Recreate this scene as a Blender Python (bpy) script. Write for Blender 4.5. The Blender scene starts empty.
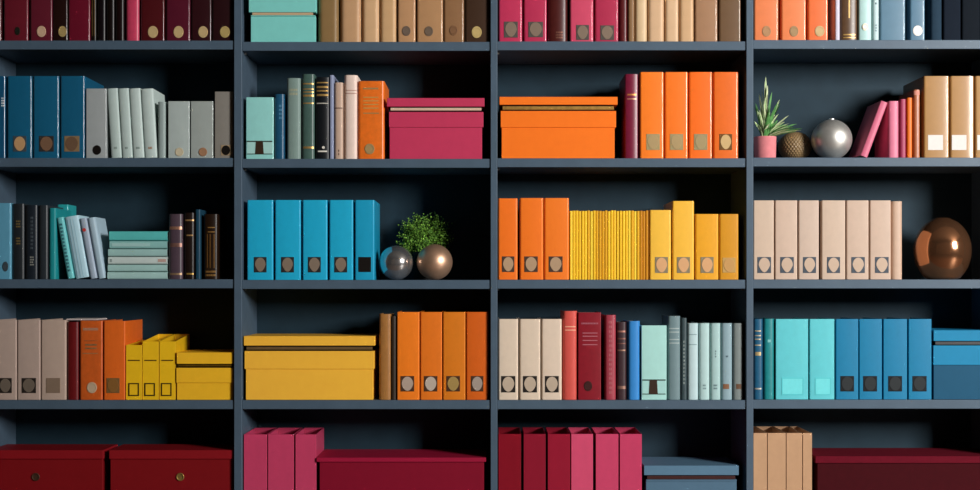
import bpy, bmesh, math, random
from mathutils import Vector
random.seed(7)
C = bpy.context.scene.collection
SC = bpy.context.scene
# ---------------------------------------------------------------- camera, world, light, exposure
S = 0.004            # metres per photograph pixel at the front plane of the bookcase (y = 0)
D = 5.5              # camera distance to that plane
HZ = 285.0           # photograph row of the horizon (the lens is shifted up a little)
ZC = 1.25-(HZ-245)*S # camera height
cam = bpy.data.cameras.new('camera'); cam_o = bpy.data.objects.new('camera', cam); C.objects.link(cam_o)
cam_o.location = (0, -D, ZC); cam_o.rotation_euler = (math.pi/2, 0, 0)
cam.sensor_width = 36; cam.lens = 36*(D/S)/980; cam.clip_start = 0.05; cam.shift_y = (HZ-245)/980
SC.camera = cam_o
wd = bpy.data.worlds.new('world'); SC.world = wd; wd.use_nodes = True
wd.node_tree.nodes['Background'].inputs[0].default_value = (0.75, 0.85, 1, 1)
wd.node_tree.nodes['Background'].inputs[1].default_value = 0.6
# the room; its right front corner is cut by a slanting wall that holds the window
CW = math.radians(28); UX, UY = math.cos(CW), math.sin(CW)
WCX, WCY, WHL = 5.5, -5.6, 2.0                              # centre and half length of the slanting wall
WW, WZ0, WZ1 = 0.85, 1.95, 3.85                              # window: half width, sill and head heights
RX0, RX1, RZ, RYB, RYF = -4.2, WCX+WHL*UX, 4.1, 0.40, WCY-WHL*UY
la = bpy.data.lights.new('window_daylight', 'AREA'); la.shape = 'RECTANGLE'
la.size = 2*WW; la.size_y = WZ1-WZ0; la.energy = 945; la.color = (1.0, 0.985, 0.965)
lo = bpy.data.objects.new('window_daylight', la); C.objects.link(lo)
lo.location = (WCX+UY*0.12, WCY-UX*0.12, (WZ0+WZ1)/2); lo.rotation_euler = (math.pi/2, 0, CW)   # shines into the room
SC.view_settings.view_transform = 'Standard'; SC.view_settings.look = 'None'
SC.view_settings.exposure = 0.0; SC.view_settings.gamma = 1.0; SC.view_settings.use_curve_mapping = False

# ---------------------------------------------------------------- materials
def lin(h):
    h = h.lstrip('#'); r = []
    for i in (0, 2, 4):
        c = int(h[i:i+2], 16)/255
        r.append(c/12.92 if c <= 0.04045 else ((c+0.055)/1.055)**2.4)
    return r
MC = {}
def mat(hexc, kind='cloth'):
    key = (hexc, kind)
    if key in MC: return MC[key]
    m = bpy.data.materials.new(kind+'_'+hexc.lstrip('#')); m.use_nodes = True
    nt = m.node_tree; N = nt.nodes; L = nt.links
    p = N['Principled BSDF']; c = lin(hexc)
    rough, metal, scale, var, bump, spec = {
        'cloth': (0.42, 0, 25, 0.04, 0.012, 0.22), 'leather': (0.36, 0, 40, 0.10, 0.03, 0.4),
        'gloss': (0.45, 0, 25, 0.04, 0.008, 0.22), 'board': (0.5, 0, 25, 0.03, 0.012, 0.15), 'paint': (0.45, 0, 14, 0.06, 0.02, 0.3),
        'paper': (0.8, 0, 60, 0.03, 0.02, 0.2), 'gold': (0.4, 0.55, 60, 0.2, 0.03, 0.5),
        'satin': (0.40, 0.78, 30, 0.10, 0.02, 0.5), 'polished': (0.13, 0.92, 5, 0.05, 0.0, 0.5), 'mirror': (0.17, 0.9, 12, 0.12, 0.01, 0.5),
        'matte': (0.8, 0, 40, 0.08, 0.02, 0.12), 'leaf': (0.5, 0, 70, 0.35, 0.03, 0.4), 'wall': (0.85, 0, 8, 0.06, 0.05, 0.2), 'panel': (0.6, 0, 14, 0.08, 0.02, 0.15)}[kind]
    tc = N.new('ShaderNodeTexCoord'); nz = N.new('ShaderNodeTexNoise')
    nz.inputs['Scale'].default_value = scale; nz.inputs['Detail'].default_value = 4
    L.new(tc.outputs['Object'], nz.inputs['Vector'])
    rp = N.new('ShaderNodeValToRGB')
    rp.color_ramp.elements[0].position = 0.3; rp.color_ramp.elements[1].position = 0.7
    rp.color_ramp.elements[0].color = [max(0, x*(1-var)) for x in c]+[1]
    rp.color_ramp.elements[1].color = [min(1, x*(1+var)) for x in c]+[1]
    L.new(nz.outputs['Fac'], rp.inputs['Fac']); L.new(rp.outputs['Color'], p.inputs['Base Color'])
    p.inputs['Roughness'].default_value = rough; p.inputs['Metallic'].default_value = metal
    p.inputs['Specular IOR Level'].default_value = spec
    if kind == 'gloss':      # coated card: a thin clear film over the colour
        p.inputs['Coat Weight'].default_value = 0.6; p.inputs['Coat Roughness'].default_value = 0.11
    if bump > 0:
        n2 = N.new('ShaderNodeTexNoise'); n2.inputs['Scale'].default_value = scale*8
        L.new(tc.outputs['Object'], n2.inputs['Vector'])
        b = N.new('ShaderNodeBump'); b.inputs['Strength'].default_value = bump*2; b.inputs['Distance'].default_value = 0.001
        L.new(n2.outputs['Fac'], b.inputs['Height']); L.new(b.outputs['Normal'], p.inputs['Normal'])
    MC[key] = m
    return m
def glass_mat():
    m = bpy.data.materials.new('window_glass'); m.use_nodes = True; nt = m.node_tree; N = nt.nodes
    N.remove(N['Principled BSDF']); out = N['Material Output']
    t = N.new('ShaderNodeBsdfTransparent'); g = N.new('ShaderNodeBsdfGlossy'); g.inputs['Roughness'].default_value = 0.02
    f = N.new('ShaderNodeFresnel'); f.inputs['IOR'].default_value = 1.45; x = N.new('ShaderNodeMixShader')
    nt.links.new(f.outputs[0], x.inputs[0]); nt.links.new(t.outputs[0], x.inputs[1]); nt.links.new(g.outputs[0], x.inputs[2])
    nt.links.new(x.outputs[0], out.inputs['Surface'])
    return m

# ---------------------------------------------------------------- mesh helpers
def obj(name, bm, m, parent=None, bev=0.0, ang=35):
    bmesh.ops.remove_doubles(bm, verts=bm.verts, dist=1e-6)
    bmesh.ops.recalc_face_normals(bm, faces=bm.faces)
    me = bpy.data.meshes.new(name); bm.to_mesh(me); bm.free()
    for mm in (m if isinstance(m, (list, tuple)) else [m]): me.materials.append(mm)
    me.polygons.foreach_set('use_smooth', [True]*len(me.polygons))
    me.set_sharp_from_angle(angle=math.radians(ang))
    o = bpy.data.objects.new(name, me); C.objects.link(o)
    if parent: o.parent = parent
    if bev > 0:
        b = o.modifiers.new('bevel', 'BEVEL'); b.width = bev; b.segments = 2; b.limit_method = 'ANGLE'; b.angle_limit = math.radians(40)
        b.harden_normals = True
    return o
def box(bm, x0, x1, y0, y1, z0, z1):
    v = [bm.verts.new((x, y, z)) for z in (z0, z1) for y in (y0, y1) for x in (x0, x1)]
    for f in ((0, 2, 3, 1), (4, 5, 7, 6), (0, 1, 5, 4), (2, 6, 7, 3), (0, 4, 6, 2), (1, 3, 7, 5)):
        bm.faces.new([v[i] for i in f])
def boxbm(*a):
    bm = bmesh.new(); box(bm, *a); return bm
def spine_pts(w, r, bulge, n=6):
    """front outline of a spine, left to right: corner arc, bulged front, corner arc (front at y=0)"""
    P = []
    h = w/2
    for i in range(n+1):
        a = math.pi/2*i/n
        P.append((-h+r-r*math.cos(a), r-r*math.sin(a)))
    for i in range(n+1):
        a = math.pi/2*(1-i/n)
        P.append((h-r+r*math.cos(a), r-r*math.sin(a)))
    Q = []
    for x, y in P:
        Q.append((x, y+bulge*(x/h)**2))
    if bulge > 0:      # extra points across the face
        mid = [(x, bulge*(x/h)**2) for x in [(-h+r)+(w-2*r)*k/6 for k in range(1, 6)]]
        Q = Q[:n+1]+mid+Q[n+1:]
    return Q
def cover_bm(w, d, h, r, bulge, t, z0=0.0):
    """a U-shaped wrap: spine and two boards, open at the back, top and bottom"""
    out = [(-w/2, d)]+spine_pts(w, r, bulge)+[(w/2, d)]
    ri = max(r-t, 0.0004); wi = w-2*t
    inn = [(x, y+t) for x, y in spine_pts(wi, ri, bulge*0.9)]
    inn = [(-wi/2, d)]+inn+[(wi/2, d)]
    n = len(out)
    bm = bmesh.new()
    V = [[[bm.verts.new((x, y, z)) for x, y in ring] for ring in (out, inn)] for z in (z0, z0+h)]
    for i in range(n-1):
        bm.faces.new((V[0][0][i], V[0][0][i+1], V[1][0][i+1], V[1][0][i]))
        bm.faces.new((V[0][1][i+1], V[0][1][i], V[1][1][i], V[1][1][i+1]))
        for k in (0, 1):
            bm.faces.new((V[k][0][i], V[k][0][i+1], V[k][1][i+1], V[k][1][i]))
    for i in (0, n-1):
        bm.faces.new((V[0][0][i], V[0][1][i], V[1][1][i], V[1][0][i]))
    return bm
def strip(bm, w, r, bulge, xa, xb, z0, z1, off=0.0007, th=0.0006):
    """a thin raised strip that follows the spine front between x=xa and x=xb"""
    n = 8; h = w/2
    F = []; K = []
    for i in range(n+1):
        x = xa+(xb-xa)*i/n
        y = bulge*(x/h)**2
        e = abs(x)-(h-r)
        if e > 0 and r > 0: y += r-math.sqrt(max(r*r-e*e, 0))
        F.append((x, y-off)); K.append((x, y+th))
    V = [[[bm.verts.new((x, y, z)) for x, y in R] for R in (F, K)] for z in (z0, z1)]
    for i in range(n):
        bm.faces.new((V[0][0][i], V[0][0][i+1], V[1][0][i+1], V[1][0][i]))
        bm.faces.new((V[0][1][i+1], V[0][1][i], V[1][1][i], V[1][1][i+1]))
        for k in (0, 1): bm.faces.new((V[k][0][i], V[k][1][i], V[k][1][i+1], V[k][0][i+1]))
    for i in (0, n): bm.faces.new((V[0][0][i], V[1][0][i], V[1][1][i], V[0][1][i]))
def disc_bm(cx, cz, rx, rz, y0, y1, n=28, shield=0.0):
    bm = bmesh.new(); R = []
    for y in (y0, y1):
        ring = []
        for i in range(n):
            a = 2*math.pi*i/n
            x = math.cos(a); z = math.sin(a)
            if z < 0: x *= 1-shield*(-z)
            ring.append(bm.verts.new((cx+rx*x, y, cz+rz*z)))
        R.append(ring)
    bm.faces.new(R[0]); bm.faces.new(R[1][::-1])
    for i in range(n): bm.faces.new((R[0][i], R[0][(i+1) % n], R[1][(i+1) % n], R[1][i]))
    return bm
def lathe(prof, n=48, cx=0, cy=0):
    bm = bmesh.new(); R = []
    for r, z in prof:
        if r < 1e-6: R.append([bm.verts.new((cx, cy, z))])
        else: R.append([bm.verts.new((cx+r*math.cos(2*math.pi*i/n), cy+r*math.sin(2*math.pi*i/n), z)) for i in range(n)])
    for a, b in zip(R, R[1:]):
        for i in range(n):
            j = (i+1) % n
            q = [a[i % len(a)], a[j % len(a)], b[j % len(b)], b[i % len(b)]]
            q = list(dict.fromkeys(q))
            if len(q) >= 3: bm.faces.new(q)
    return bm
def torus_bm(cx, cy, cz, R, r, n=32, k=8):     # axis along y
    bm = bmesh.new(); V = []
    for i in range(n):
        a = 2*math.pi*i/n; ring = []
        for j in range(k):
            b = 2*math.pi*j/k; q = R+r*math.cos(b)
            ring.append(bm.verts.new((cx+q*math.cos(a), cy+r*math.sin(b), cz+q*math.sin(a))))
        V.append(ring)
    for i in range(n):
        for j in range(k):
            bm.faces.new((V[i][j], V[(i+1) % n][j], V[(i+1) % n][(j+1) % k], V[i][(j+1) % k]))
    return bm

# ---------------------------------------------------------------- photograph pixel -> place at depth y
def PX(px, y=0.0): return (px-490)*S*(D+y)/D
def PZ(py, y=0.0): return ZC+(HZ-py)*S*(D+y)/D
SHELF = {1: [40.5, 41.8, 41.3, 39.9], 2: [157.9, 158.8, 158.2, 157.5], 3: [279.3, 280, 279.7, 279.5], 4: [400.2, 400.2, 400.2, 399.8], 5: [522]*4}
def ZS(bay, row): return PZ(SHELF[row][bay-1])+0.0004
BAYN = {1: 'leftmost bay', 2: 'second bay', 3: 'third bay', 4: 'rightmost bay'}
ROWN = {1: 'top shelf', 2: 'second shelf', 3: 'third shelf', 4: 'fourth shelf', 5: 'bottom shelf'}
LABELS = {}
cur = {'bay': 1, 'row': 1}
def at(b, r): cur['bay'] = b; cur['row'] = r
def tag(o, desc, cat, group=None, shared=False):
    lab = '%s, %s, %s' % (desc, BAYN[cur['bay']], ROWN[cur['row']])
    n = len(lab.split())
    if not 4 <= n <= 16: print('LABEL LENGTH', n, lab)
    if not shared:
        if lab in LABELS: print('LABEL REPEAT', lab)
        LABELS[lab] = 1
    o['label'] = lab; o['category'] = cat
    if group: o['group'] = '%s, %s, %s' % (group, BAYN[cur['bay']], ROWN[cur['row']])
def root(name, x, y, z, rot=(0, 0, 0)):
    o = bpy.data.objects.new(name, None); C.objects.link(o); o.empty_display_size = 0.05
    o.location = (x, y, z); o.rotation_euler = rot
    return o

# ---------------------------------------------------------------- room
def struct(name, bm, m):
    o = obj(name, bm, m); o['kind'] = 'structure'; return o
WALL = mat('#6a5c4e', 'wall')
struct('floor', boxbm(RX0-.15, RX1+.15, RYF-.15, RYB+.15, -0.1, 0), mat('#5b4330', 'paint'))
struct('ceiling', boxbm(RX0-.15, RX1+.15, RYF-.15, RYB+.15, RZ, RZ+.1), mat('#6c665e', 'wall'))
struct('wall_back', boxbm(RX0, RX1, RYB, RYB+.15, 0, RZ), mat('#3b4650', 'wall'))
struct('wall_left', boxbm(RX0-.15, RX0, RYF-.15, RYB+.15, 0, RZ), WALL)
struct('wall_right', boxbm(RX1, RX1+.15, WCY+WHL*UY, RYB+.15, 0, RZ), WALL)
struct('wall_front', boxbm(RX0-.15, WCX-WHL*UX, RYF-.15, RYF, 0, RZ), mat('#b8a68c', 'wall'))
def slant(bm):
    for v in bm.verts:
        x, y = v.co.x, v.co.y
        v.co.x = WCX+x*UX-y*UY; v.co.y = WCY+x*UY+y*UX
    return bm
bm = bmesh.new()
box(bm, -WHL, -WW, -.1, 0, 0, RZ); box(bm, WW, WHL, -.1, 0, 0, RZ)
box(bm, -WW, WW, -.1, 0, 0, WZ0); box(bm, -WW, WW, -.1, 0, WZ1, RZ)
struct('wall_corner', slant(bm), WALL)
bm = bmesh.new(); f = 0.04; ya, yb = -.08, -.03
box(bm, -WW, -WW+f, ya, yb, WZ0, WZ1); box(bm, WW-f, WW, ya, yb, WZ0, WZ1)
box(bm, -WW+f, WW-f, ya, yb, WZ0, WZ0+f); box(bm, -WW+f, WW-f, ya, yb, WZ1-f, WZ1)
box(bm, -.02, .02, ya, yb, WZ0+f, WZ1-f)
w1 = struct('window_1', slant(bm), mat('#d9d5cc', 'paint'))
obj('window_pane', slant(boxbm(-WW+f, WW-f, -.058, -.052, WZ0+f, WZ1-f)), glass_mat(), w1)

# ---------------------------------------------------------------- bookcase
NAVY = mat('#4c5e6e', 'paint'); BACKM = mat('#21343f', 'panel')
DEP = 0.36
bc = root('bookcase', 0, 0, 0)
bc['label'] = 'large slate blue open bookcase of four bays filling the whole wall'; bc['category'] = 'bookcase'
UP = [(-22, -14), (234.2, 242.2), (490.5, 497.4), (746, 753.1), (1002, 1010)]
ZB = PZ(530.5); ZT = PZ(-74)
for a, b in UP:
    obj('upright', boxbm(PX(a), PX(b), -0.006, DEP, 0.0, ZT), NAVY, bc, 0.0025)
for i in range(4):
    x0, x1 = PX(UP[i][1]), PX(UP[i+1][0])
    for r in range(1, 6):
        t = SHELF[r][i]
        obj('shelf', boxbm(x0, x1, 0.0, DEP, PZ(t+9.0), PZ(t)), NAVY, bc, 0.002)
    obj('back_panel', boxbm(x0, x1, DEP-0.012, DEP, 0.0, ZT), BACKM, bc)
    obj('plinth', boxbm(x0, x1, 0.03, 0.05, 0.0, PZ(531)), NAVY, bc)
    for r in range(1, 5):                       # small shelf pins under each shelf end
        for sx, e in ((1, x0), (-1, x1)):
            z = PZ(SHELF[r][i]+9.0)
            obj('shelf_pin', boxbm(min(e, e+sx*0.008), max(e, e+sx*0.008), .046, .054, z-.008, z), mat('#9a9a98', 'satin'), bc)
obj('top_panel', boxbm(PX(-22), PX(1010), -0.006, DEP, ZT, ZT+0.036), NAVY, bc, 0.0025)

# ---------------------------------------------------------------- builders
GOLD = lambda: mat('#b08a4a', 'gold')
PAGES = '#cfc3ad'
def place(name, x0, x1, y, lean=0.0, z=None):
    """root at the base centre of something whose front face spans x0..x1 in the photograph"""
    z = ZS(cur['bay'], cur['row']) if z is None else z
    w = (x1-x0)*S*(D+y)/D
    if lean == 0: return root(name, PX((x0+x1)/2, y), y, z), w
    th = math.radians(lean); c, s = math.cos(th), math.sin(th)
    w *= c                       # x0..x1 is the width along the shelf
    if lean < 0: px = PX(x0, y); loc = (px+w/2*c, y, z-w/2*s)          # tips over to the left, stands on its left edge
    else: px = PX(x1, y); loc = (px-w/2*c, y, z+w/2*s)
    return root(name, *loc, rot=(0, th, 0)), w
def marks(o, w, items, base_y, r, bulge):
    """items: ('band', z0py, z1py, fa, fb, hex, kind) | ('disc', px, py, rx, rz, hex) | ('plate', x0,x1,y0,y1, platehex, dischex, shield)"""
    X = lambda px: PX(px, base_y)-o.location.x
    Z = lambda py: PZ(py, base_y)-o.location.z
    fr = lambda x: bulge*(x/(w/2))**2
    for it in items:
        k = it[0]
        if k == 'band':
            _, ya, yb, fa, fb, hx, kd = it
            bm = bmesh.new(); strip(bm, w, r, bulge, fa*w/2, fb*w/2, Z(yb), Z(ya))
            obj('title_band', bm, mat(hx, kd), o)
        elif k == 'text':        # illegible small lettering: rows of uneven dashes
            _, ya, yb, fa, fb, rows, hx, kd = it
            bm = bmesh.new(); za, zb = Z(ya), Z(yb); hh = (za-zb)/rows
            for q in range(rows):
                x = fa*w/2
                while x < fb*w/2-0.001:
                    l = random.uniform(0.0025, 0.006); x2 = min(x+l, fb*w/2)
                    strip(bm, w, r, bulge, x, x2, za-hh*(q+.75), za-hh*(q+.2)); x = x2+0.0016
            obj('title_lettering', bm, mat(hx, kd), o)
        elif k == 'disc':
            _, px, py, rx, rz, hx = it[:6]
            kd = it[6] if len(it) > 6 else 'satin'
            x = X(px)
            d = obj('label_disc', disc_bm(x, Z(py), rx*S, rz*S, fr(x)-0.0022, fr(x)+0.002+r*.3), mat(hx, kd), o, 0.0006)
            bm = torus_bm(x, fr(x)-0.0022, Z(py), rx*S*.82, 0.0010)
            obj('disc_rim', bm, mat(hx, kd), d)
        elif k == 'plate':
            _, xa, xb, ya, yb, ph, dh, sh = it[:8]
            pk = it[8] if len(it) > 8 else 'board'
            pl = obj('label_plate', boxbm(X(xa), X(xb), -0.0016, 0.002, Z(yb), Z(ya)), mat(ph, pk), o, 0.0006)
            if dh:
                cx, cz = (X(xa)+X(xb))/2, (Z(ya)+Z(yb))/2
                rx, rz = (X(xb)-X(xa))*.42, (Z(ya)-Z(yb))*.46
                obj('label_disc', disc_bm(cx, cz, rx, rz, -0.0032, 0.0, shield=sh), mat(dh, 'board'), pl, 0.0006)
        elif k == 'label':       # flat paper label
            _, xa, xb, ya, yb, hx = it
            obj('label_sheet', boxbm(X(xa), X(xb), -0.0009, 0.002, Z(yb), Z(ya)), mat(hx, 'paper'), o)
        elif k == 'frame':       # outline square with a rounded inner panel
            _, xa, xb, ya, yb, hx = it
            a, b, c, d = X(xa), X(xb), Z(yb), Z(ya); t = 0.0045
            bm = bmesh.new()
            box(bm, a, b, -.0012, .001, c, c+t); box(bm, a, b, -.0012, .001, d-t, d)
            box(bm, a, a+t, -.0012, .001, c+t, d-t); box(bm, b-t, b, -.0012, .001, c+t, d-t)
            obj('label_frame', bm, mat(hx, 'board'), o)
        elif k == 'ribs':
            _, ys, hx = it
            bm = bmesh.new()
            for yy in ys: strip(bm, w, r, bulge, -w*.49, w*.49, Z(yy+.7), Z(yy-.7), off=0.002)
            obj('spine_rib', bm, mat(hx, 'leather'), o)
BD = 0.275
def binder(x0, x1, top, hx, desc, items=(), cat='binder', group='binders', y=0.014, depth=BD, kind='gloss', r=0.008, name='binder', lean=0, inner='#3a332c', t=0.0032, slab=None):
    o, w = place(name, x0, x1, y, lean)
    h = PZ(top, y)-o.location.z
    obj('cover', cover_bm(w, depth, h, r, 0, t), mat(hx, kind), o, 0.0009)
    obj('contents', boxbm(-w/2+t+.0004, w/2-t-.0004, t+.004, depth-.006, 0.002, h-0.012), mat(inner, 'paper'), o)
    marks(o, w, items, y, r, 0)
    tag(o, desc, cat, group)
    return o
def book(x0, x1, top, hx, desc, items=(), y=0.016, depth=0.2, bulge=None, r=None, kind='leather', group='books', lean=0, pages=PAGES, cat='book', name='book', h=None, z=None):
    o, w = place(name, x0, x1, y, lean, z)
    t = min(0.0028, w*0.16)
    if h is None: h = (PZ(top, y)-o.location.z)/math.cos(math.radians(lean))
    r = min(w*0.28, 0.009) if r is None else r
    bulge = w*0.10 if bulge is None else bulge
    obj('cover', cover_bm(w, depth, h, r, bulge, t), mat(hx, kind), o, 0.0006)
    obj('page_block', boxbm(-w/2+t+.0002, w/2-t-.0002, bulge+r*.6+t, depth-.004, 0.003, h-0.004), mat(pages, 'paper'), o)
    marks(o, w, items, y, r, bulge)
    tag(o, desc, cat, group)
    return o
def magazine_file(x0, x1, top, hx, desc, items=(), backtop=0.0, y=0.014, depth=0.26, group='magazine files', kind='gloss', inner='#15110f'):
    o, w = place('magazine_file', x0, x1, y)
    h = PZ(top, y)-o.location.z; t = 0.003; hb = h+backtop
    # outer shell with hollow inside; the sides climb from the front to the taller back
    bm = bmesh.new()
    box(bm, -w/2, w/2, 0, depth, 0, t)
    def wall(xa, xb, ya, yb, zf, zb):
        v = [bm.verts.new(p) for p in ((xa, ya, t), (xb, ya, t), (xb, yb, t), (xa, yb, t), (xa, ya, zf), (xb, ya, zf), (xb, yb, zb), (xa, yb, zb))]
        for f in ((0, 3, 2, 1), (4, 5, 6, 7), (0, 1, 5, 4), (1, 2, 6, 5), (2, 3, 7, 6), (3, 0, 4, 7)): bm.faces.new([v[i] for i in f])
    wall(-w/2, w/2, 0, t, h, h); wall(-w/2, w/2, depth-t, depth, hb, hb)
    wall(-w/2, -w/2+t, t, depth-t, h, hb); wall(w/2-t, w/2, t, depth-t, h, hb)
    obj('case', bm, mat(hx, kind), o, 0.0011)
    obj('contents', boxbm(-w/2+t+.002, w/2-t-.002, t+.004, depth-t-.01, t, h*0.86), mat(inner, 'paper'), o)
    marks(o, w, items, y, 0.001, 0)
    tag(o, desc, 'magazine file', group)
    return o
def storage_box(lx0, lx1, l0, l1, bx0, bx1, hx, desc, band=None, trim=None, lidhex=None, depth=0.27, y=0.012, group='storage boxes', mid=None, lower=None, kind='board'):
    """lid lx0..lx1, y l0..l1; band=(x0,x1,top,bottom) collar; body bx0..bx1 down to the shelf"""
    o, w = place('storage_box', bx0, bx1, y)
    zz = lambda py: PZ(py, y)-o.location.z
    X = lambda px: PX(px, y)-o.location.x
    m = mat(hx, kind)
    e = (lx1-lx0-(bx1-bx0))*S/2+0.001
    yo = max(e, 0.004)
    bt = band[3] if band else l1
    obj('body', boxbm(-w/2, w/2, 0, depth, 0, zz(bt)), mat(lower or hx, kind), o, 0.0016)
    if band:
        obj('collar', boxbm(X(band[0]), X(band[1]), -0.004, depth+.003, zz(band[3]), zz(band[2])), mat(mid or hx, kind), o, 0.0016)
        if trim:
            th, kd, ta, tb, tx0, tx1 = trim
            nk = obj('neck', boxbm(-w/2+.006, w/2-.006, 0.006, depth-.004, zz(band[2]), zz(l1)), mat('#1c1512', 'matte'), o)
            obj('trim_strip', boxbm(X(tx0), X(tx1), -0.0045, 0.0065, zz(tb), zz(ta)), mat(th, kd), nk, 0.0006)
    # lid: a shallow shell, closed on top
    obj('lid', boxbm(X(lx0), X(lx1), -0.007, depth+.005, zz(l1), zz(l0)), mat(lidhex or hx, kind), o, 0.0018)
    tag(o, desc, 'box', group)
    return o, w, zz, X
def knob(o, px, py, X, zz, m):
    k = obj('ring_pull', torus_bm(X(px), -0.003, zz(py), 3.4*S, 0.0026), m, o)
    obj('pull_plate', disc_bm(X(px), zz(py), 3.2*S, 3.2*S, -0.002, 0.002), m, k)

TAN = '#a08a66'; SQ = '#4a4038'; OV = '#a59078'
def plate(x0, x1, y0, y1, p=SQ, d=OV, sh=0.25, kd='board'): return ('plate', x0, x1, y0, y1, p, d, sh, kd)
def disc(x, y, rx=4.6, rz=5.6, h='#c2a878', kd='board'): return ('disc', x, y, rx, rz, h, kd)
def gb(ya, yb, h='#c29a58', fa=-.86, fb=.86, kd='gold'): return ('band', ya, yb, fa, fb, h, kd)
T1 = -40
# ================================================================ leftmost bay, top shelf
at(1, 1); g = 'red binders'
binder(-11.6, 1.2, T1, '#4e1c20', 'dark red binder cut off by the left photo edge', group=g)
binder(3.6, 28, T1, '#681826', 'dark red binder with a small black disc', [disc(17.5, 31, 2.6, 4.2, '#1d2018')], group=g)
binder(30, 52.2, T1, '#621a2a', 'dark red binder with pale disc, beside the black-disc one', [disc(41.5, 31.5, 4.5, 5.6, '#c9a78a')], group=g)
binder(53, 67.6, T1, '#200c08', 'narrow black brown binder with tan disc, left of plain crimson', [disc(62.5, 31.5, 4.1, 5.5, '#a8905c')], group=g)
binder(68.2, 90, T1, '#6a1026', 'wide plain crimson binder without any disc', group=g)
book(90.6, 96.2, T1, '#100906', 'thin black book with vertical gold lines', [('band', T1+4, 36, -.5, -.25, '#8a6a35', 'gold'), ('band', T1+4, 36, .3, .5, '#8a6a35', 'gold')])
book(96.8, 105.6, T1, '#0f080c', 'plain black book just right of gold-lined thin one', group='dark books')
book(106.2, 114.6, T1, '#120a09', 'middle plain black brown book, before the bright crimson one', group='dark books')
book(115.2, 124, T1, '#180809', 'plain dark maroon book touching the bright crimson one', group='dark books')
book(125, 139.3, T1, '#c8405f', 'bright crimson book with a rounded pink edge', r=0.012)
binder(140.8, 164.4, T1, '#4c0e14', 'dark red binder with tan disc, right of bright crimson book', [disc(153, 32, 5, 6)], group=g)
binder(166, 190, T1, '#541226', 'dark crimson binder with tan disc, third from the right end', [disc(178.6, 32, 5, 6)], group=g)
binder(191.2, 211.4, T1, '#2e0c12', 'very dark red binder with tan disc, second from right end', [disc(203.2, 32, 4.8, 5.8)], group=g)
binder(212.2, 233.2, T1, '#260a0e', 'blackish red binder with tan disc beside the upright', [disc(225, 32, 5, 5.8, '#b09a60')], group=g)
# ================================================================ second bay, top shelf
at(2, 1)
storage_box(249, 316.4, -14, 12.6, 250.8, 315.4, '#82d4cc', 'mint green box with tall lid and brass strip', band=(250.8, 315.4, 15.4, 16.4), trim=('#c8ab88', 'board', 12.8, 15.3, 252.5, 313))
g = 'tan binders'
book(318, 338.4, T1, '#8d7048', 'olive brown wide book beside the mint box', kind='cloth', r=0.02, bulge=.001)
book(340, 361, T1, '#c49a72', 'wide tan book with pale right edge, second from mint box', kind='cloth', r=0.02, bulge=.001)
book(362, 379, T1, '#d2aa80', 'pale tan rounded book, third from the mint box', kind='cloth', r=0.016, bulge=.001)
book(380, 396.4, T1, '#cda578', 'pale tan rounded book touching first grey-disc binder', kind='cloth', r=0.016, bulge=.001)
binder(397.8, 415.4, T1, '#bd8f66', 'narrow tan binder with grey disc', [disc(406.3, 31, 4.3, 5, '#6e5d50')], group=g)
binder(417, 443, T1, '#b4885f', 'wide tan binder with grey disc', [disc(428.8, 31.3, 4.3, 5, '#6e5d4e')], group=g)
binder(444, 464, T1, '#916a48', 'brown binder with a barely visible brown disc', [disc(453.5, 30.5, 4, 5, '#7e5a3e')], group=g)
binder(465.4, 489.6, T1, '#3f2a1c', 'very dark brown binder with bright tan disc', [disc(476.7, 32.2, 5, 5.9, '#bfa66c')], group=g)
# ================================================================ third bay, top shelf
at(3, 1); g = 'magenta binders'
pp = lambda a, b, c, d: plate(a, b, c, d, '#55504a', '#857262')
binder(498.8, 522.2, T1, '#c23358', 'magenta binder with square plate beside the left upright', [pp(504, 517.8, 21.6, 37.6)], group=g)
binder(523.8, 546.8, T1, '#bb3054', 'second magenta binder from left with square plate', [pp(528.4, 543, 21.8, 37.2)], group=g)
book(547.8, 568, T1, '#4c1a17', 'glossy dark brown book between two magenta binders', [('text', 31, 39, -.2, .5, 3, '#8a5a4a', 'gold')], r=0.014)
binder(570, 593.4, T1, '#d24a68', 'pink magenta binder with low plate, right of brown book', [pp(576.2, 589, 25, 40)], group=g)
binder(595, 618.4, T1, '#b52f50', 'magenta binder with low plate beside the maroon book', [pp(600.4, 614, 25.4, 40)], group=g)
book(619.6, 627.4, T1, '#5c1c1e', 'dark maroon thin book right of the magenta binders')
book(628, 634.6, T1, '#8c6a48', 'thin brown tan book, leftmost of the tan ones', kind='cloth')
book(635, 647.2, T1, '#d8ba92', 'pale cream tan book, second of the tan ones', kind='cloth', r=.012)
book(648, 664.2, T1, '#d6b08a', 'wide pale tan rounded book, third of the tan ones', kind='cloth', r=.015, bulge=.001)
book(665, 678.8, T1, '#d9b48e', 'pale tan rounded book, fourth of the tan ones', kind='cloth', r=.013, bulge=.001)
book(679.6, 694, T1, '#d2aa80', 'pale tan rounded book left of wide brown binder', kind='cloth', r=.013, bulge=.001)
binder(695, 717.6, T1, '#a57c5c', 'wide plain brown tan binder', group='brown binders')
binder(719.2, 741, T1, '#6e5238', 'dark brown plain binder beside the right upright', group='brown binders')
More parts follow.
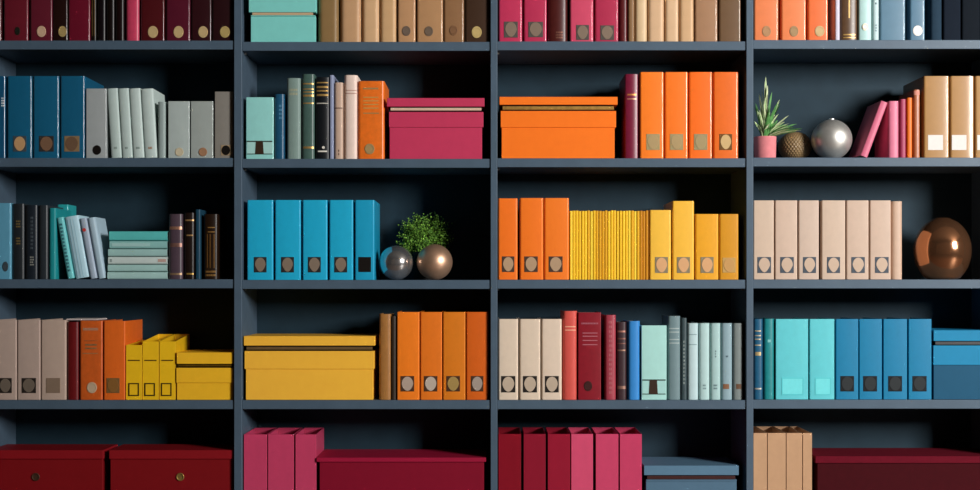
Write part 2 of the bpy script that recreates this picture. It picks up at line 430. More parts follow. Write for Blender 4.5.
# ================================================================ rightmost bay, top shelf
at(4, 1); g = 'orange binders'
binder(754.2, 778.6, T1, '#e6804e', 'orange binder with grey disc beside the left upright', [disc(766.5, 31.3, 4.4, 5.4, '#b28760')], group=g)
binder(781.4, 806.2, T1, '#e8824f', 'middle of three orange binders with grey discs', [disc(794, 31.3, 4.4, 5.4, '#a78861')], group=g)
binder(808, 828.2, T1, '#e8703a', 'orange binder with pale disc, rightmost of the three', [disc(819.6, 31.2, 4.8, 5.4, '#c9ac7c')], group=g)
book(835.2, 840, T1, '#cdc6d6', 'thin pale lavender book left of the brown gilt book', kind='cloth')
book(841, 858, T1, '#5a402c', 'brown leather book with gold stripe and gold bands', [('band', T1+5, 18, -.12, .05, '#c9a468', 'gold'), gb(34, 35.2, '#c29a58', -.7, .7), gb(37, 38, '#c29a58', -.7, .7)])
book(859, 872, T1, '#b4d6d2', 'pale mint book with a small metal eyelet', [disc(865, 27, 2.8, 3.6, '#c8bfa8', 'satin')], kind='cloth', r=.006)
book(873, 879.2, T1, '#bcd4d4', 'thin pale mint book with grey marks', [('text', 2, 5, -.4, .3, 1, '#6c8088', 'board'), ('text', 24, 32, -.3, .3, 3, '#8aa2aa', 'board')], kind='cloth')
binder(880, 905.6, T1, '#5a7d92', 'wide plain slate blue binder', group='blue binders')
binder(910, 925.2, T1, '#53778e', 'slate blue binder with a white disc', [disc(917.6, 30.8, 4.8, 5.2, '#f0ece4')], group='blue binders')
book(931, 942.4, T1, '#243848', 'dark blue grey book, first of the dark ones', group='dark books', kind='matte')
binder(943.4, 961, T1, '#111a26', 'black navy binder right of the dark blue book', group='navy binders', kind='matte')  # this and the next: navy blackened, corner vignette put into the colour
binder(962, 980.4, T1, '#0e151d', 'black navy binder at the right photo edge', group='navy binders', kind='matte')
# ================================================================ leftmost bay, second shelf
at(1, 2); g = 'blue binders'
bp = lambda a, b, p='#4a3a30', d='#8a6a52': plate(a, b, 136, 151.6, p, d, .15)
o = binder(-11.6, 5.2, 76, '#124e72', 'blue binder cut by the photo edge, with white lettering', [('text', 97, 107, .55, .85, 4, '#e8e8e4', 'paper')], group=g)
binder(7, 31.8, 76, '#145e80', 'blue binder with light tan disc plate', [bp(13.2, 26.4, '#3f4a50', '#c0986c')], group=g)
binder(33, 58.8, 76, '#145e80', 'blue binder with brown disc plate, middle one', [bp(39.2, 53.8, '#33302e', '#7a5c46')], group=g)
binder(60.2, 84.6, 76, '#145c7e', 'blue binder with brown square plate beside grey binder', [bp(64.4, 79.4, '#8a7050', '#6e5440')], group=g)
binder(86, 106.2, 88.5, '#a7adad', 'light grey binder with black disc beside blue binder', [disc(97, 150, 4.2, 4.8, '#17120f')], group='grey binders', r=.003, depth=.2)
g = 'pale grey green leaning books'
sm = [('text', 146, 150, -.3, .3, 1, '#8a9a94', 'board')]
book(110.9, 121.6, 88.3, '#bccdc8', 'leaning pale grey green book touching the light grey binder', sm, lean=-3.5, kind='cloth', group=g, r=.006)
book(122, 132.6, 88.3, '#bccdc8', 'leaning pale grey green book, second of four', sm, lean=-3.5, kind='cloth', group=g, r=.006)
book(133, 144.2, 88.3, '#c3d3ce', 'leaning pale grey green book, third of four', sm, lean=-3.5, kind='cloth', group=g, r=.006)
book(144.6, 157, 88.6, '#c3d3ce', 'rightmost of four leaning pale grey green books', [('text', 146, 150, -.3, .3, 1, '#b08a70', 'board')], lean=-3.5, kind='cloth', group=g, r=.006)
book(157.5, 165.4, 101.6, '#9aa9a6', 'short grey book behind the rightmost leaning book', kind='cloth')
g = 'grey binders'
binder(168, 189.4, 101.2, '#b3bfbb', 'short grey binder with ringed pale tan disc', [disc(179.4, 152, 4.2, 4.4, '#c9bda0')], group=g, r=.003, depth=.2)
binder(190.6, 213, 101.2, '#a3aba6', 'short grey binder with brown disc', [disc(203, 152, 4.2, 4.4, '#a0785a')], group=g, r=.003, depth=.2)
binder(214.6, 233, 91.6, '#8a857d', 'taller grey brown binder with black disc on tan plate', [plate(221, 231, 145, 155.6, '#a08a6c', '#16120f', 0)], group=g, r=.003, depth=.2)
# ================================================================ second bay, second shelf
at(2, 2)
def slip(x0, x1, top, hx, desc, ya, yb, m0, m1, y=0.014):
    o = binder(x0, x1, top, hx, desc, name='slipcase', cat='slipcase', group='mint slipcases', y=y, depth=.22, r=.003)
    X = lambda px: PX(px, y)-o.location.x
    Z = lambda py: PZ(py, y)-o.location.z
    xa, xb = X(x0+1), X(x1-1)
    lb = obj('label_band', boxbm(xa, xb, -.0008, .002, Z(yb), Z(ya)), mat('#a9d8d2', 'paper'), o)
    bm = bmesh.new(); box(bm, xa, xb, -.0016, 0, Z(ya+.6), Z(ya-.6)); box(bm, xa, xb, -.0016, 0, Z(yb+.4), Z(yb-.4))
    obj('label_border', bm, mat('#2d3a34', 'board'), lb)
    bm = bmesh.new()
    v = [bm.verts.new((X(a), yy, Z(b))) for yy in (-.002, 0) for a, b in ((m0-.8, yb), (m1+.8, yb), (m1, ya), (m0, ya))]
    for f in ((0, 1, 2, 3), (7, 6, 5, 4), (0, 4, 5, 1), (1, 5, 6, 2), (2, 6, 7, 3), (3, 7, 4, 0)): bm.faces.new([v[i] for i in f])
    obj('label_mark', bm, mat('#3a2a20', 'board'), lb)
slip(246, 273.4, 97.2, '#9adcd6', 'mint green slipcase with brown mark beside the upright', 141.4, 154, 256, 263)
book(274.4, 284.4, 94, '#1d5272', 'dark blue book beside the mint slipcase', [('text', 104, 120, -.1, .5, 4, '#4f88a8', 'board')])
book(286.6, 300.4, 78, '#819790', 'tall grey green book with faint title', [('text', 88, 96, -.6, .6, 2, '#a8a88c', 'board')], kind='cloth')
book(302, 314.4, 74, '#47625a', 'dark green book with gold bands', [gb(83, 84.4), gb(88.5, 89.6), gb(91.4, 92.6), gb(94.6, 96.6), gb(102.6, 103.8), gb(146.5, 148.5)])
book(315.8, 329, 77, '#15181c', 'black book with gold lines and white emblem', [gb(82, 83.2), gb(86, 88), gb(90, 91.6), gb(94, 96), gb(102.8, 103.8, '#b9b4a8', kd='paper'), ('band', 150.6, 152, -.7, .7, '#e6e0d4', 'paper'), disc(323.4, 147.5, 1.4, 1.4, '#e6e0d4'), ], r=.004)
book(329.4, 333.6, 75, '#8f98b4', 'very thin lavender grey book', kind='cloth')
book(334.2, 343, 82.4, '#c9ac98', 'beige book with a thin brown line', [gb(107.6, 108.6, '#6b5044', kd='board'), ('text', 149, 156, -.1, .2, 2, '#5a4438', 'board')], kind='cloth')
book(344, 357.4, 75, '#efd6c8', 'tall pale cream pink book beside the orange book', [gb(90, 90.8, '#b98a78', kd='board'), gb(93, 93.8, '#b98a78', kd='board')], kind='cloth', r=.012)
book(358, 384.4, 81, '#ec7220', 'wide orange book with brown title lines and disc', [gb(87.6, 89.4, '#a8804c', -.6, .55, 'board'), gb(96.8, 97.8, '#c29450', -.6, .55, 'board'), gb(100.4, 101.4, '#c29450', -.6, .55, 'board'), gb(104, 105, '#c29450', -.6, .55, 'board'), gb(107.6, 108.6, '#c29450', -.6, .55, 'board'), gb(112.6, 113.8, '#a8804c', -.6, .6, 'board'), disc(369.6, 149, 5, 5.4, '#a58a5c')], r=.012, bulge=0, depth=.25)
storage_box(387, 484.4, 98.2, 106.8, 389.6, 482, '#c53a5c', 'crimson box with a pale brass strip under lid', band=(389, 483.4, 112, 127.4), trim=('#d8b8a0', 'board', 108, 110.6, 390.6, 481.4))
# ================================================================ third bay, second shelf
at(3, 2)
storage_box(499.4, 617.4, 97, 105, 501.6, 614.6, '#ff7a20', 'bright orange box with brass strip under lid', band=(500.6, 616, 111, 127.6), trim=('#b88c44', 'gold', 106.4, 109.8, 502.6, 613.6))
book(625.2, 638.2, 74, '#7a1c38', 'burgundy book with two gold bands', [gb(93.8, 95.4, '#d8904c', -.7, .7), gb(98.4, 99.4, '#d8a07c', -.7, .7)], r=.004, depth=.25)
g = 'orange binders'
op = lambda a, b, p='#a59468', d='#b0966a': plate(a, b, 134, 150, p, d, .2)
binder(640, 663.8, 72, '#ff8022', 'orange binder beside the burgundy book', [op(646.4, 659.8)], group=g)
binder(664.8, 688, 72, '#fd7a20', 'orange binder with tan plate, second from the burgundy book', [op(670, 683.2)], group=g)
binder(689, 712.4, 72, '#fb701a', 'orange binder with tan plate, third from the burgundy book', [op(694, 707.4, '#9c8f68', '#a8946a')], group=g)
binder(713.4, 738.4, 72, '#ea6c1e', 'orange binder with pale disc on dark plate, by right upright', [op(719.4, 732, '#6c4a20', '#cfae78')], group=g)
# ================================================================ rightmost bay, second shelf (things other than the ornaments)
at(4, 2)
book(859.6, 867.4, 101.6, '#d06a84', 'leaning pink book between silver ball and upright pink book', lean=20.5, kind='cloth', r=.004, depth=.2, pages='#d8b0a8')
book(888.6, 899.2, 101, '#d87892', 'upright pink book beside the leaning one', kind='cloth')
book(900.4, 906.2, 99, '#a8425f', 'thin magenta book between pink and orange books', kind='cloth')
book(907, 912.6, 97.6, '#e2701e', 'thin orange book', kind='cloth')
book(913.6, 920.4, 89.6, '#a8603c', 'taller reddish brown book beside tan binder', [gb(90.8, 95, '#d08a78', kd='board')])
g = 'tan binders'
for i, (a, b, c, d, t) in enumerate([(923.8, 949.4, 928, 943, 'tan binder with white label, left one beside brown book'), (950.4, 974.2, 951.8, 966.4, 'tan binder with white label, the middle one'), (975.2, 999, 977.2, 991, 'tan binder with white label, cut by right photo edge')]):
    binder(a, b, 76, '#a87c48', t, [('label', c, d, 135, 150, '#dedad4')], group=g)
# ================================================================ leftmost bay, third shelf
at(1, 3)
binder(-11.6, 11, 203, '#5d9db8', 'light blue binder with dark ring at the left photo edge', [disc(5.5, 266.5, 2.8, 5, '#3d4a50')], group='blue binders')
em = lambda y: ('text', y-4, y+4, -.35, .35, 3, '#9c8450', 'gold')
book(12, 24.2, 203.6, '#22272b', 'black book with two gold emblems', [em(224), em(241)])
book(25, 37.4, 205, '#1d242c', 'black book with grey lettering low on spine', [('text', 216, 250, -.1, .3, 9, '#4a5258', 'board'), ('text', 256, 266, -.2, .4, 4, '#8c8c84', 'board')])
book(38.4, 48, 205.2, '#2b3136', 'plain charcoal book beside the teal one', group='dark books')
book(48.6, 56, 208, '#1f8f94', 'thin teal book right of the charcoal book', kind='cloth')
binder(57, 68.4, 204.5, '#2aa6aa', 'teal binder standing behind the leaning pale books', y=.224, depth=.11, group='teal binders')
L = -10.2; g = 'leaning pale books'
book(67.2, 74.4, 217.4, '#6fc6c8', 'leaning mint book with dark lettering', [('text', 222, 272, -.4, .3, 14, '#2a5a66', 'board')], lean=L, kind='cloth', depth=.15, group=g)
book(74.8, 89.6, 216.2, '#b5d8e4', 'thick leaning pale blue book', [('band', 218, 277, -.62, -.52, '#8fbccc', 'board'), ('band', 218, 277, -.2, -.12, '#8fbccc', 'board'), ('band', 218, 277, .2, .26, '#9cc6d4', 'board')], lean=L, kind='cloth', depth=.15, group=g)
book(90, 97.4, 218.2, '#a5b5c6', 'leaning grey blue book with red mark', [('disc', 93, 229, 1.8, 1.8, '#c8403c', 'board')], lean=L, kind='cloth', depth=.15, group=g)
book(97.8, 106, 217.6, '#a9c2d0', 'leaning pale grey book, rightmost of the leaning ones', lean=L, kind='cloth', depth=.15, group=g, r=.01)
# horizontal pile: each book lies on its side, spine to the front
def lying(x0, x1, y0, y1, hx, desc, items=(), y=0.016, depth=.17, pages='#c8d8d4'):
    z = PZ(y1, y)+0.0005
    o = root('book', PX((x0+x1)/2, y), y, z)
    w = (x1-x0)*S*(D+y)/D; h = PZ(y0, y)-z; t = .0024
    bm = cover_bm(h, depth, w, min(h*.25, .005), h*.06, t)
    for v in bm.verts: v.co = Vector((v.co.z-w/2, v.co.y, v.co.x+h/2))
    obj('cover', bm, mat(hx, 'cloth'), o, .0006)
    obj('page_block', boxbm(-w/2+.003, w/2-.003, .008, depth-.004, t+.0002, h-t-.0002), mat(pages, 'paper'), o)
    for xa, xb, c in items:
        obj('title_band', boxbm(PX(xa, y)-o.location.x, PX(xb, y)-o.location.x, -.0008, .002, h*.3, h*.7), mat(c, 'board'), o)
    tag(o, desc, 'book', 'pile of lying books')
P = [(231.2, 240.6, 109, 167.4, '#5cc0bc', 'bright mint lying book, topmost of the pile', ()),
     (241, 248.6, 109.4, 167.2, '#8cc0bc', 'lying grey mint book, second from top of the pile', ((112, 150, '#a8d0cc'),)),
     (249, 256.4, 108, 167, '#9fc6c2', 'lying grey mint book, third from top of the pile', ()),
     (256.8, 264.2, 108, 167.4, '#c8d6d2', 'lying whitish book with pinkish end in the pile', ((110, 112, '#8a9a98'), (158, 166, '#c0a094'))),
     (264.6, 271.6, 107.6, 167.2, '#a5cbc6', 'lying grey mint book, second from bottom of the pile', ()),
     (272, 279.3, 107.2, 167.4, '#a9cdc8', 'lying grey mint book at the bottom of the pile', ())]
for y0, y1, a, b, hx, t, it in P: lying(a, b, y0, y1, hx, t, it)
book(168.2, 182.6, 214, '#4e3e48', 'mauve leather book with copper bands beside the pile', [gb(226.5, 229.5, '#b08068'), gb(243, 247, '#8a6458'), gb(273, 275, '#a88868')], r=.012)
book(184, 194.4, 212.6, '#1c110d', 'dark brown book with three gold bands', [gb(219.5, 221, '#b8905c'), gb(234.6, 236, '#b8905c', -.5, .7), gb(273, 274.6, '#c29a4c', -.5, .8)])
book(195, 200.4, 209.4, '#1d4256', 'thin dark blue book between two brown ones', kind='cloth')
book(203.4, 217.6, 214, '#221308', 'brown book with tall gold frame lines', [gb(227, 228, '#b08448', -.4, .6), gb(231.4, 232.4, '#b08448', -.4, .6)]+[('band', 234, 268, q, q+.1, '#9c7038', 'gold') for q in (-.5, -.1, .45)]+[('text', 270, 277, -.7, .7, 2, '#b08448', 'gold')])
# ================================================================ second bay, third shelf
at(2, 3); g = 'bright blue binders'
bl = lambda a, b: plate(a, b, 257, 272.4, '#2c2c2c', '#857464', .3)
for a, b, p, q, t in [(247, 273, 254, 266.6, 'bright blue binder beside the left upright'), (275, 300.6, 281.2, 294, 'bright blue binder, second from the left'), (302.6, 327.2, 308, 320.8, 'bright blue binder, third or middle of five'), (329.4, 353, 334.4, 347.2, 'bright blue binder, fourth from the left')]:
    binder(a, b, 200, '#20b0d8', t, [bl(p, q)], group=g, r=.006)
binder(355, 374.4, 200, '#1ca0c8', 'bright blue binder with plain black square, rightmost of five', [plate(358.4, 371, 257, 272, '#17120f', None)], group=g, r=.006)
# ================================================================ third bay, third shelf
at(3, 3); g = 'orange binders'
bq = lambda a, b: plate(a, b, 256.4, 272, '#4c3a30', '#b89878', .2)
binder(498.2, 517.6, 198.4, '#fd7820', 'orange binder beside the left upright', [bq(502, 514.4)], group=g, y=.02)
binder(519.8, 543.4, 198, '#ff7c22', 'middle orange binder of three', [bq(524.4, 537.8)], group=g)
binder(544.2, 569, 198, '#ff8026', 'orange binder touching the thin yellow folders', [bq(548.8, 562.6)], group=g)
n = 27; xs = 569.8; pitch = (648.6-569.8)/n
for i in range(n):
    y = 0.018; w = pitch*random.uniform(.80, .96); top = 210.6+random.uniform(-.3, .6)
    c = random.choice(['#fdd032', '#fac628', '#ffd840', '#fccb30', '#f0b424', '#e8aa20'])
    if i >= n-3: c = '#d08a18'
    o, ww = place('thin_folder', xs+i*pitch, xs+i*pitch+w, y+random.uniform(0, .004))
    h = PZ(top, y)-o.location.z
    obj('cover', cover_bm(ww, .23, h, ww*.3, 0, .0012), mat(c, 'cloth'), o)
    obj('page_block', boxbm(-ww/2+.0013, ww/2-.0013, .006, .226, .002, h-.003), mat('#e8bc58', 'paper'), o)
    tag(o, 'thin yellow folder packed in row between orange and yellow binders', 'folder', 'thin yellow folders', True)
g = 'yellow binders'
yq = lambda a, b: plate(a, b, 257, 273, '#8a7e64', '#dca878', .2)
binder(649.6, 671.2, 210, '#fac244', 'yellow binder right of the thin folders', [yq(655, 668)], group=g)
binder(672.4, 694.2, 201, '#fabe40', 'tallest yellow binder', [yq(677, 690)], group=g)
binder(695.2, 718.6, 214, '#f0a826', 'short yellow binder right of the tallest one', [yq(700.6, 713.6)], group=g)
binder(719.4, 738.6, 214, '#d8941f', 'short yellow binder with tan square beside right upright', [plate(722.6, 735.6, 257.6, 272.6, '#c29c5c', '#c8985c', .1)], group=g)
# ================================================================ rightmost bay, third shelf
at(4, 3); g = 'cream binders'
cq = lambda a, b: plate(a, b, 257, 273, '#4a525c', '#c8ae98', .35)
for i, (a, b, p, q, t, c) in enumerate([(753.6, 774, 757.4, 771, 'cream binder with grey plate touching the left upright', '#cfb6a0'), (775.2, 797.4, 780.2, 793.8, 'cream binder with grey plate, second from left', '#cfb4a0'), (798.8, 819, 803, 816, 'cream binder with grey plate, third from left', '#ccb4a2'), (821.8, 845.4, 827, 840, 'cream binder right of the dark gap', '#cdb49f'), (846.6, 868.8, 851.4, 864.8, 'cream binder with grey plate, fifth from left', '#cbb09c'), (870, 891, 875, 888.6, 'cream binder with grey plate, last before plain cream book', '#cbb09c')]):
    binder(a, b, 200.4, c, t, [cq(p, q)], group=g, r=.005)
book(891.6, 903, 201.2, '#c6a892', 'plain cream rounded book at the end of cream binders', kind='cloth', y=.03, r=.014, depth=.25)
# ================================================================ leftmost bay, fourth shelf
at(1, 4); g = 'greige binders'
gq = lambda a, b: plate(a, b, 378, 393, '#2a2420', '#6e6256', .15)
binder(-8, 16.6, 320, '#baa396', 'greige binder with dark plate cut by left photo edge', [gq(-1, 11.8)], group=g, r=.006)
binder(17.2, 40.2, 320, '#baa396', 'greige binder with dark plate, middle of three', [gq(21.8, 36)], group=g, r=.006)
binder(41, 65.8, 320, '#c0a898', 'greige binder with brown square plate', [plate(46.2, 60.2, 378, 393, '#85705e', None)], group=g, r=.006)
book(66.6, 78.4, 322, '#6a1518', 'dark red book between greige binder and orange book')
book(79.6, 102.6, 320.6, '#cf5e22', 'dark orange book with title lines and pale disc', [('text', 327, 331.6, -.7, .6, 1, '#b08a70', 'board'), gb(340.4, 341, '#b9764c', -.6, .6), gb(344, 345.6, '#b08a60', -.5, .5), gb(347.6, 349, '#b08a60', -.5, .5), gb(353, 353.8, '#c09a70', -.75, .6), disc(92, 387.6, 5, 5.6, '#c2a98c')], r=.008, bulge=.001)
binder(103.6, 125.2, 321, '#ea6c22', 'orange binder with olive brown plate', [plate(106.6, 119.6, 378, 393, '#7c5c34', '#8a6030', .1)], group='orange binders', r=.006)
o = root('booklet', PX(81.5, .03), .03, PZ(320.35, .016))
w = 31*S/2
obj('cover', boxbm(-w, w, 0, .15, 0, .0045), mat('#c2b0ae', 'board'), o, .001); obj('page_block', boxbm(-w+.002, w-.002, .002, .148, .0045, .006), mat('#cfc6c0', 'paper'), o)
tag(o, 'thin pale booklet lying on top of the orange book', 'booklet')
g = 'yellow magazine files'
for a, b, t, p, q, bt, tx in [(126, 141.8, 345, 128.4, 139, .010, 'shortest yellow magazine file beside orange binder'), (142.4, 158.6, 341.4, 144.4, 155, .02, 'yellow magazine file, middle of three'), (159.4, 175.4, 341.4, 161, 171.6, .02, 'yellow magazine file touching the yellow box')]:
    magazine_file(a, b, t, '#f8c41e', tx, [('band', 359.8, 361, -.75, .75, '#5a4010', 'board'), ('frame', p, q, 383, 396, '#3a2c10')], backtop=bt, group=g)
storage_box(177, 233, 352.4, 363.8, 176.8, 232.6, '#f6bc2a', 'small yellow box beside three magazine files', band=(176.4, 233.2, 367.8, 382.8), trim=('#7a5a14', 'gold', 364.6, 366.4, 178, 232))
# ================================================================ second bay, fourth shelf
at(2, 4)
storage_box(244, 375, 336, 345.6, 245.8, 373, '#ffbf40', 'large yellow box with dark strip under lid', band=(244.6, 374.2, 351, 369), trim=('#6b5434', 'leather', 346.8, 349.6, 246.6, 372.4))
book(379, 391, 314, '#a8733c', 'brown leather book with ridges beside the yellow box', [('ribs', (325, 331, 337), '#a8733c')])
book(391.6, 395.8, 316, '#3a3026', 'thin dark olive book beside first orange binder')
g = 'orange binders'
for a, b, p, q, dd, c, t in [(397, 419.4, 400.6, 414.2, '#b5a090', '#fa8220', 'orange binder beside the thin olive book'), (420.4, 442, 424, 437.4, '#c0b0a0', '#ee7a20', 'orange binder with greyish disc, second from left'), (443, 465.4, 446.4, 460, '#a88a50', '#e27e1e', 'orange binder with olive tan disc'), (466.4, 488.4, 471, 483.4, '#a8988c', '#dc641a', 'orange binder with grey disc beside right upright')]:
    binder(a, b, 312, c, t, [plate(p, q, 376, 391.4, '#4c3222', dd, .15)], group=g, r=.005)
# ================================================================ third bay, fourth shelf
at(3, 4); g = 'cream binders'
kq = lambda a, b: plate(a, b, 376, 392.4, '#2a2522', '#c2ae98', .2)
binder(498.4, 518.2, 319, '#e4cfb8', 'cream binder with black plate beside left upright', [kq(501.2, 515.4)], group=g)
binder(519.6, 540.4, 319, '#e4cfb8', 'cream binder with black plate, middle of three', [kq(523, 537)], group=g)
binder(541.6, 561.8, 319, '#e6d0ba', 'cream binder with black plate touching salmon red book', [kq(545, 558.8)], group=g)
book(562.8, 577.2, 311, '#d9584e', 'salmon red book with two pale bands', [gb(326.2, 327.2, '#f0b090', -.7, .8, 'board'), gb(329.6, 330.6, '#f0b090', -.7, .8, 'board')], r=.012, kind='cloth')
book(578, 601, 312.4, '#8a1826', 'wide dark red book with faint title lines and disc', [('text', 322, 325, -.7, .75, 1, '#a8606c', 'board')]+[gb(q, q+.9, '#b06a74', -.6, .7, 'board') for q in (332.6, 335.8, 340, 344.2)]+[disc(588, 386, 4.2, 5, '#40201e')], r=.004, bulge=0, depth=.24)
book(605, 616, 315, '#a83e4c', 'plum red leather book with faint lettering', [('text', 320, 395, -.3, .3, 16, '#b8686e', 'leather')])
book(617, 626.6, 322, '#402c30', 'dark brown book with copper bands', [gb(330.6, 332.4, '#b07868'), gb(338, 339.4, '#8a5c50'), gb(343, 344, '#8a5c50'), gb(349.6, 351, '#a8806c'), gb(386, 389, '#a07868')])
book(628, 640.2, 321, '#3a8ad0', 'bright blue rounded book', kind='cloth', r=.012)
slip(641.4, 666.6, 325.4, '#aee0d8', 'pale mint slipcase with brown mark beside blue book', 380, 394, 649.6, 657)
book(668, 680.6, 316, '#738a8e', 'tall grey green book with pale bands', [gb(q, q+1, '#a9b8b6', -.8, .8, 'board') for q in (328, 331.6, 339, 342.6)], kind='cloth')
book(681.2, 687, 318, '#3c4c50', 'thin dark grey book with white scribble', [('text', 340, 385, -.3, .3, 12, '#8c9894', 'board')])
pal = [(687.8, 698.4, '#bcd4d6', 'pale grey blue book right of thin dark grey one', [gb(334, 335, '#8ca6aa', -.7, .7, 'board'), gb(344, 345, '#8ca6aa', -.7, .7, 'board')]),
       (699.2, 709.8, '#b4d2d0', 'pale mint grey book, second of the pale five', [('text', 384, 390, -.3, .3, 2, '#7c9496', 'board')]),
       (710.6, 720.8, '#a8c8c6', 'pale mint grey book with tiny marks, third of five', [('text', 350, 358, -.1, .1, 3, '#5c7478', 'board'), ('text', 384, 390, -.4, .3, 2, '#6c8488', 'board')]),
       (721.6, 732.4, '#8ea8b0', 'grey blue book with brown square mark', [('band', 384, 389, -.7, .4, '#8a6248', 'board'), ('text', 355, 358, -.2, .2, 1, '#4c6068', 'board')]),
       (733.2, 743.4, '#7d8684', 'dim grey book beside the right upright', [('band', 384, 389, -.4, .6, '#6a4c38', 'board')])]
for a, b, c, t, it in pal: book(a, b, 323.2, c, t, it, kind='cloth', group='pale books', depth=.19)
# ================================================================ rightmost bay, fourth shelf
at(4, 4)
book(754, 763.2, 319, '#1d5878', 'dark blue book with silver gilt bands', [gb(q, q+1.2, '#c0b090', -.8, .5) for q in (330.4, 335, 338.6, 344.6)]+[gb(352, 355.6, '#c0a878', -.7, .5), gb(388, 389.4, '#c0b8a8', -.8, .6)])
book(764, 774.4, 318.8, '#1d8488', 'teal book beside the wide turquoise binder', [gb(339.6, 342.4, '#7cc0c0', -.3, .3, 'board')])
g = 'turquoise binders'
def cy(x0, x1, desc, a, b):
    binder(x0, x1, 319, '#62cad2', desc, [('label', a, b, 378.4, 394.4, '#74dce0'), ('frame', a, b, 377.6, 395, '#5cc8ce')], group=g, r=.003)
cy(775.8, 808.2, 'wide turquoise binder with label panel', 781.6, 803.6); cy(809.8, 834.4, 'narrower turquoise binder with label panel', 815, 831)
g = 'blue binders'
for a, b, p, q, t in [(836, 858.4, 840.4, 854, 'blue binder with black plate touching turquoise binder'), (859.4, 882, 863.2, 877, 'blue binder with black plate, second of four'), (883.4, 907.2, 888.2, 902, 'blue binder with black plate, third of four'), (908.6, 931.6, 912.4, 926.6, 'blue binder with black plate beside the blue box')]:
    binder(a, b, 319, '#157ca6', t, [plate(p, q, 376, 391.4, '#15171a', '#2c3032', .1)], group=g, r=.003)
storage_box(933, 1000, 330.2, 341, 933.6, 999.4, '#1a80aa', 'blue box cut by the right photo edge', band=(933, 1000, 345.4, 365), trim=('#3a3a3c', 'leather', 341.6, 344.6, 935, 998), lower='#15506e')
# ================================================================ leftmost bay, bottom shelf
at(1, 5)
KN = mat('#a08448', 'gold')
for a, b, kx, t, km in [(-10.5, 102.6, 36, 'dark red box with blackened ring pull at left photo edge', mat('#5a4030', 'gold')), (110.4, 232.4, 180.4, 'dark red box with brass ring pull', KN)]:
    o, w, zz, X = storage_box(a-.8, b+1.2, 450, 458.8, a, b, '#801218', t, depth=.2, lidhex='#8c161e', group='red boxes')  # reds darkened: the dimmer light of the bottom shelf is put into the colour
    knob(o, kx, 476.8, X, zz, km)
# ================================================================ second bay, bottom shelf
at(2, 5); g = 'magenta magazine files'
for a, b, t in [(243.8, 267, 'magenta magazine file beside left upright'), (268, 293.8, 'magenta magazine file, middle of three'), (295.4, 316.2, 'magenta magazine file touching the dark red box')]:
    magazine_file(a, b, 434.4, '#cc4268', t, group=g)
storage_box(316.6, 486, 457.4, 461.8, 319.6, 484, '#86102a', 'wide dark red box beside magenta magazine files', lidhex='#a0183a', group='red boxes')
# ================================================================ third bay, bottom shelf
at(3, 5)
for a, b, c, t in [(498.4, 521, '#880a20', 'dark red magazine file beside left upright'), (523.6, 545.6, '#90122c', 'dark red magazine file, second from left'), (547.8, 570.2, '#9a1430', 'dark red magazine file, third from left'), (571.2, 593, '#d94e72', 'pink magenta magazine file, leftmost of the pink ones'), (595.8, 618.4, '#d0446a', 'pink magenta magazine file, middle of the pink ones'), (619.8, 641.8, '#cc4066', 'pink magenta magazine file beside slate box')]:
    magazine_file(a, b, 434, c, t, group='red magazine files')
storage_box(643.8, 738.4, 465.4, 475, 646, 736.6, '#527086', 'slate blue lidded box with dark red strip', band=(646, 736.6, 479.4, 481), trim=('#40201e', 'leather', 475.6, 479, 647, 735), lidhex='#5a7c94')
# ================================================================ rightmost bay, bottom shelf
at(4, 5)
for a, b, t in [(753.4, 767, 'tan magazine file beside the left upright'), (767.6, 785.8, 'widest tan magazine file, second from left'), (786.4, 802.2, 'tan magazine file, third from left'), (802.8, 812, 'narrowest tan magazine file beside dark red box')]:
    magazine_file(a, b, 433, '#c49a76', t, group='tan magazine files')
storage_box(815, 1000, 456, 463, 817.4, 998, '#40060f', 'wide dark red box cut by right photo edge', kind='matte', lidhex='#640a1e', group='red boxes')  # red and lid darkened: light falloff towards the corner is put into the colour

# ---------------------------------------------------------------- balls, vase and plants
def sphere_prof(r, n=40, sx=1.0, flat=0.0):
    P = []
    for i in range(n+1):
        a = -math.pi/2+math.pi*i/n
        P.append((r*sx*math.cos(a), r+r*math.sin(a)))
    P[0] = (0, 0); P[-1] = (0, 2*r)
    return P
def ball(name, px, py_c, rpx, y, m, desc, cat='ball', sx=1.0):
    z = ZS(cur['bay'], cur['row']); r = rpx*S*(D+y)/D
    o = root(name, PX(px, y), y, z)
    b = obj('body', lathe(sphere_prof(r, 48, sx), 72), m, o, ang=80)
    tag(o, desc, cat, 'decorative balls')
    return o, r
at(4, 2)
o, r = ball('decorative_ball', 831.6, 137, 20.1, .105, mat('#e2dfd8', 'satin'), 'large brushed silver ball beside the leaning pink book')
obj('cap', lathe([(0, 2*r-.002), (.012, 2*r-.001), (.012, 2*r+.003), (.008, 2*r+.005), (0, 2*r+.005)], 24), mat('#e2dfd8', 'satin'), o)
# woven ball: relief of ribs and strands
y = .19; r = 14.6*S*1.03; sx = 1.12
o = root('decorative_ball', PX(795, y), y, ZS(4, 2))
bm = bmesh.new(); NU, NV = 180, 80; R = []
for j in range(NV+1):
    a = -math.pi/2+math.pi*j/NV; ring = []
    for i in range(NU):
        b = 2*math.pi*i/NU
        k = 0.0016*(math.cos(b*30+(math.pi if int(j/4) % 2 else 0)))*math.cos(a)+0.0006*math.cos(a*40)
        q = r+k
        ring.append(bm.verts.new((q*sx*math.cos(a)*math.cos(b), q*sx*math.cos(a)*math.sin(b), r+0.0022+q*math.sin(a))))
    R.append(ring)
for j in range(NV):
    for i in range(NU): bm.faces.new((R[j][i], R[j][(i+1) % NU], R[j+1][(i+1) % NU], R[j+1][i]))
obj('body', bm, mat('#8c7350', 'leather'), o, ang=80)
tag(o, 'woven brown ball between pink pot and silver ball', 'ball', 'decorative balls')
at(2, 3)
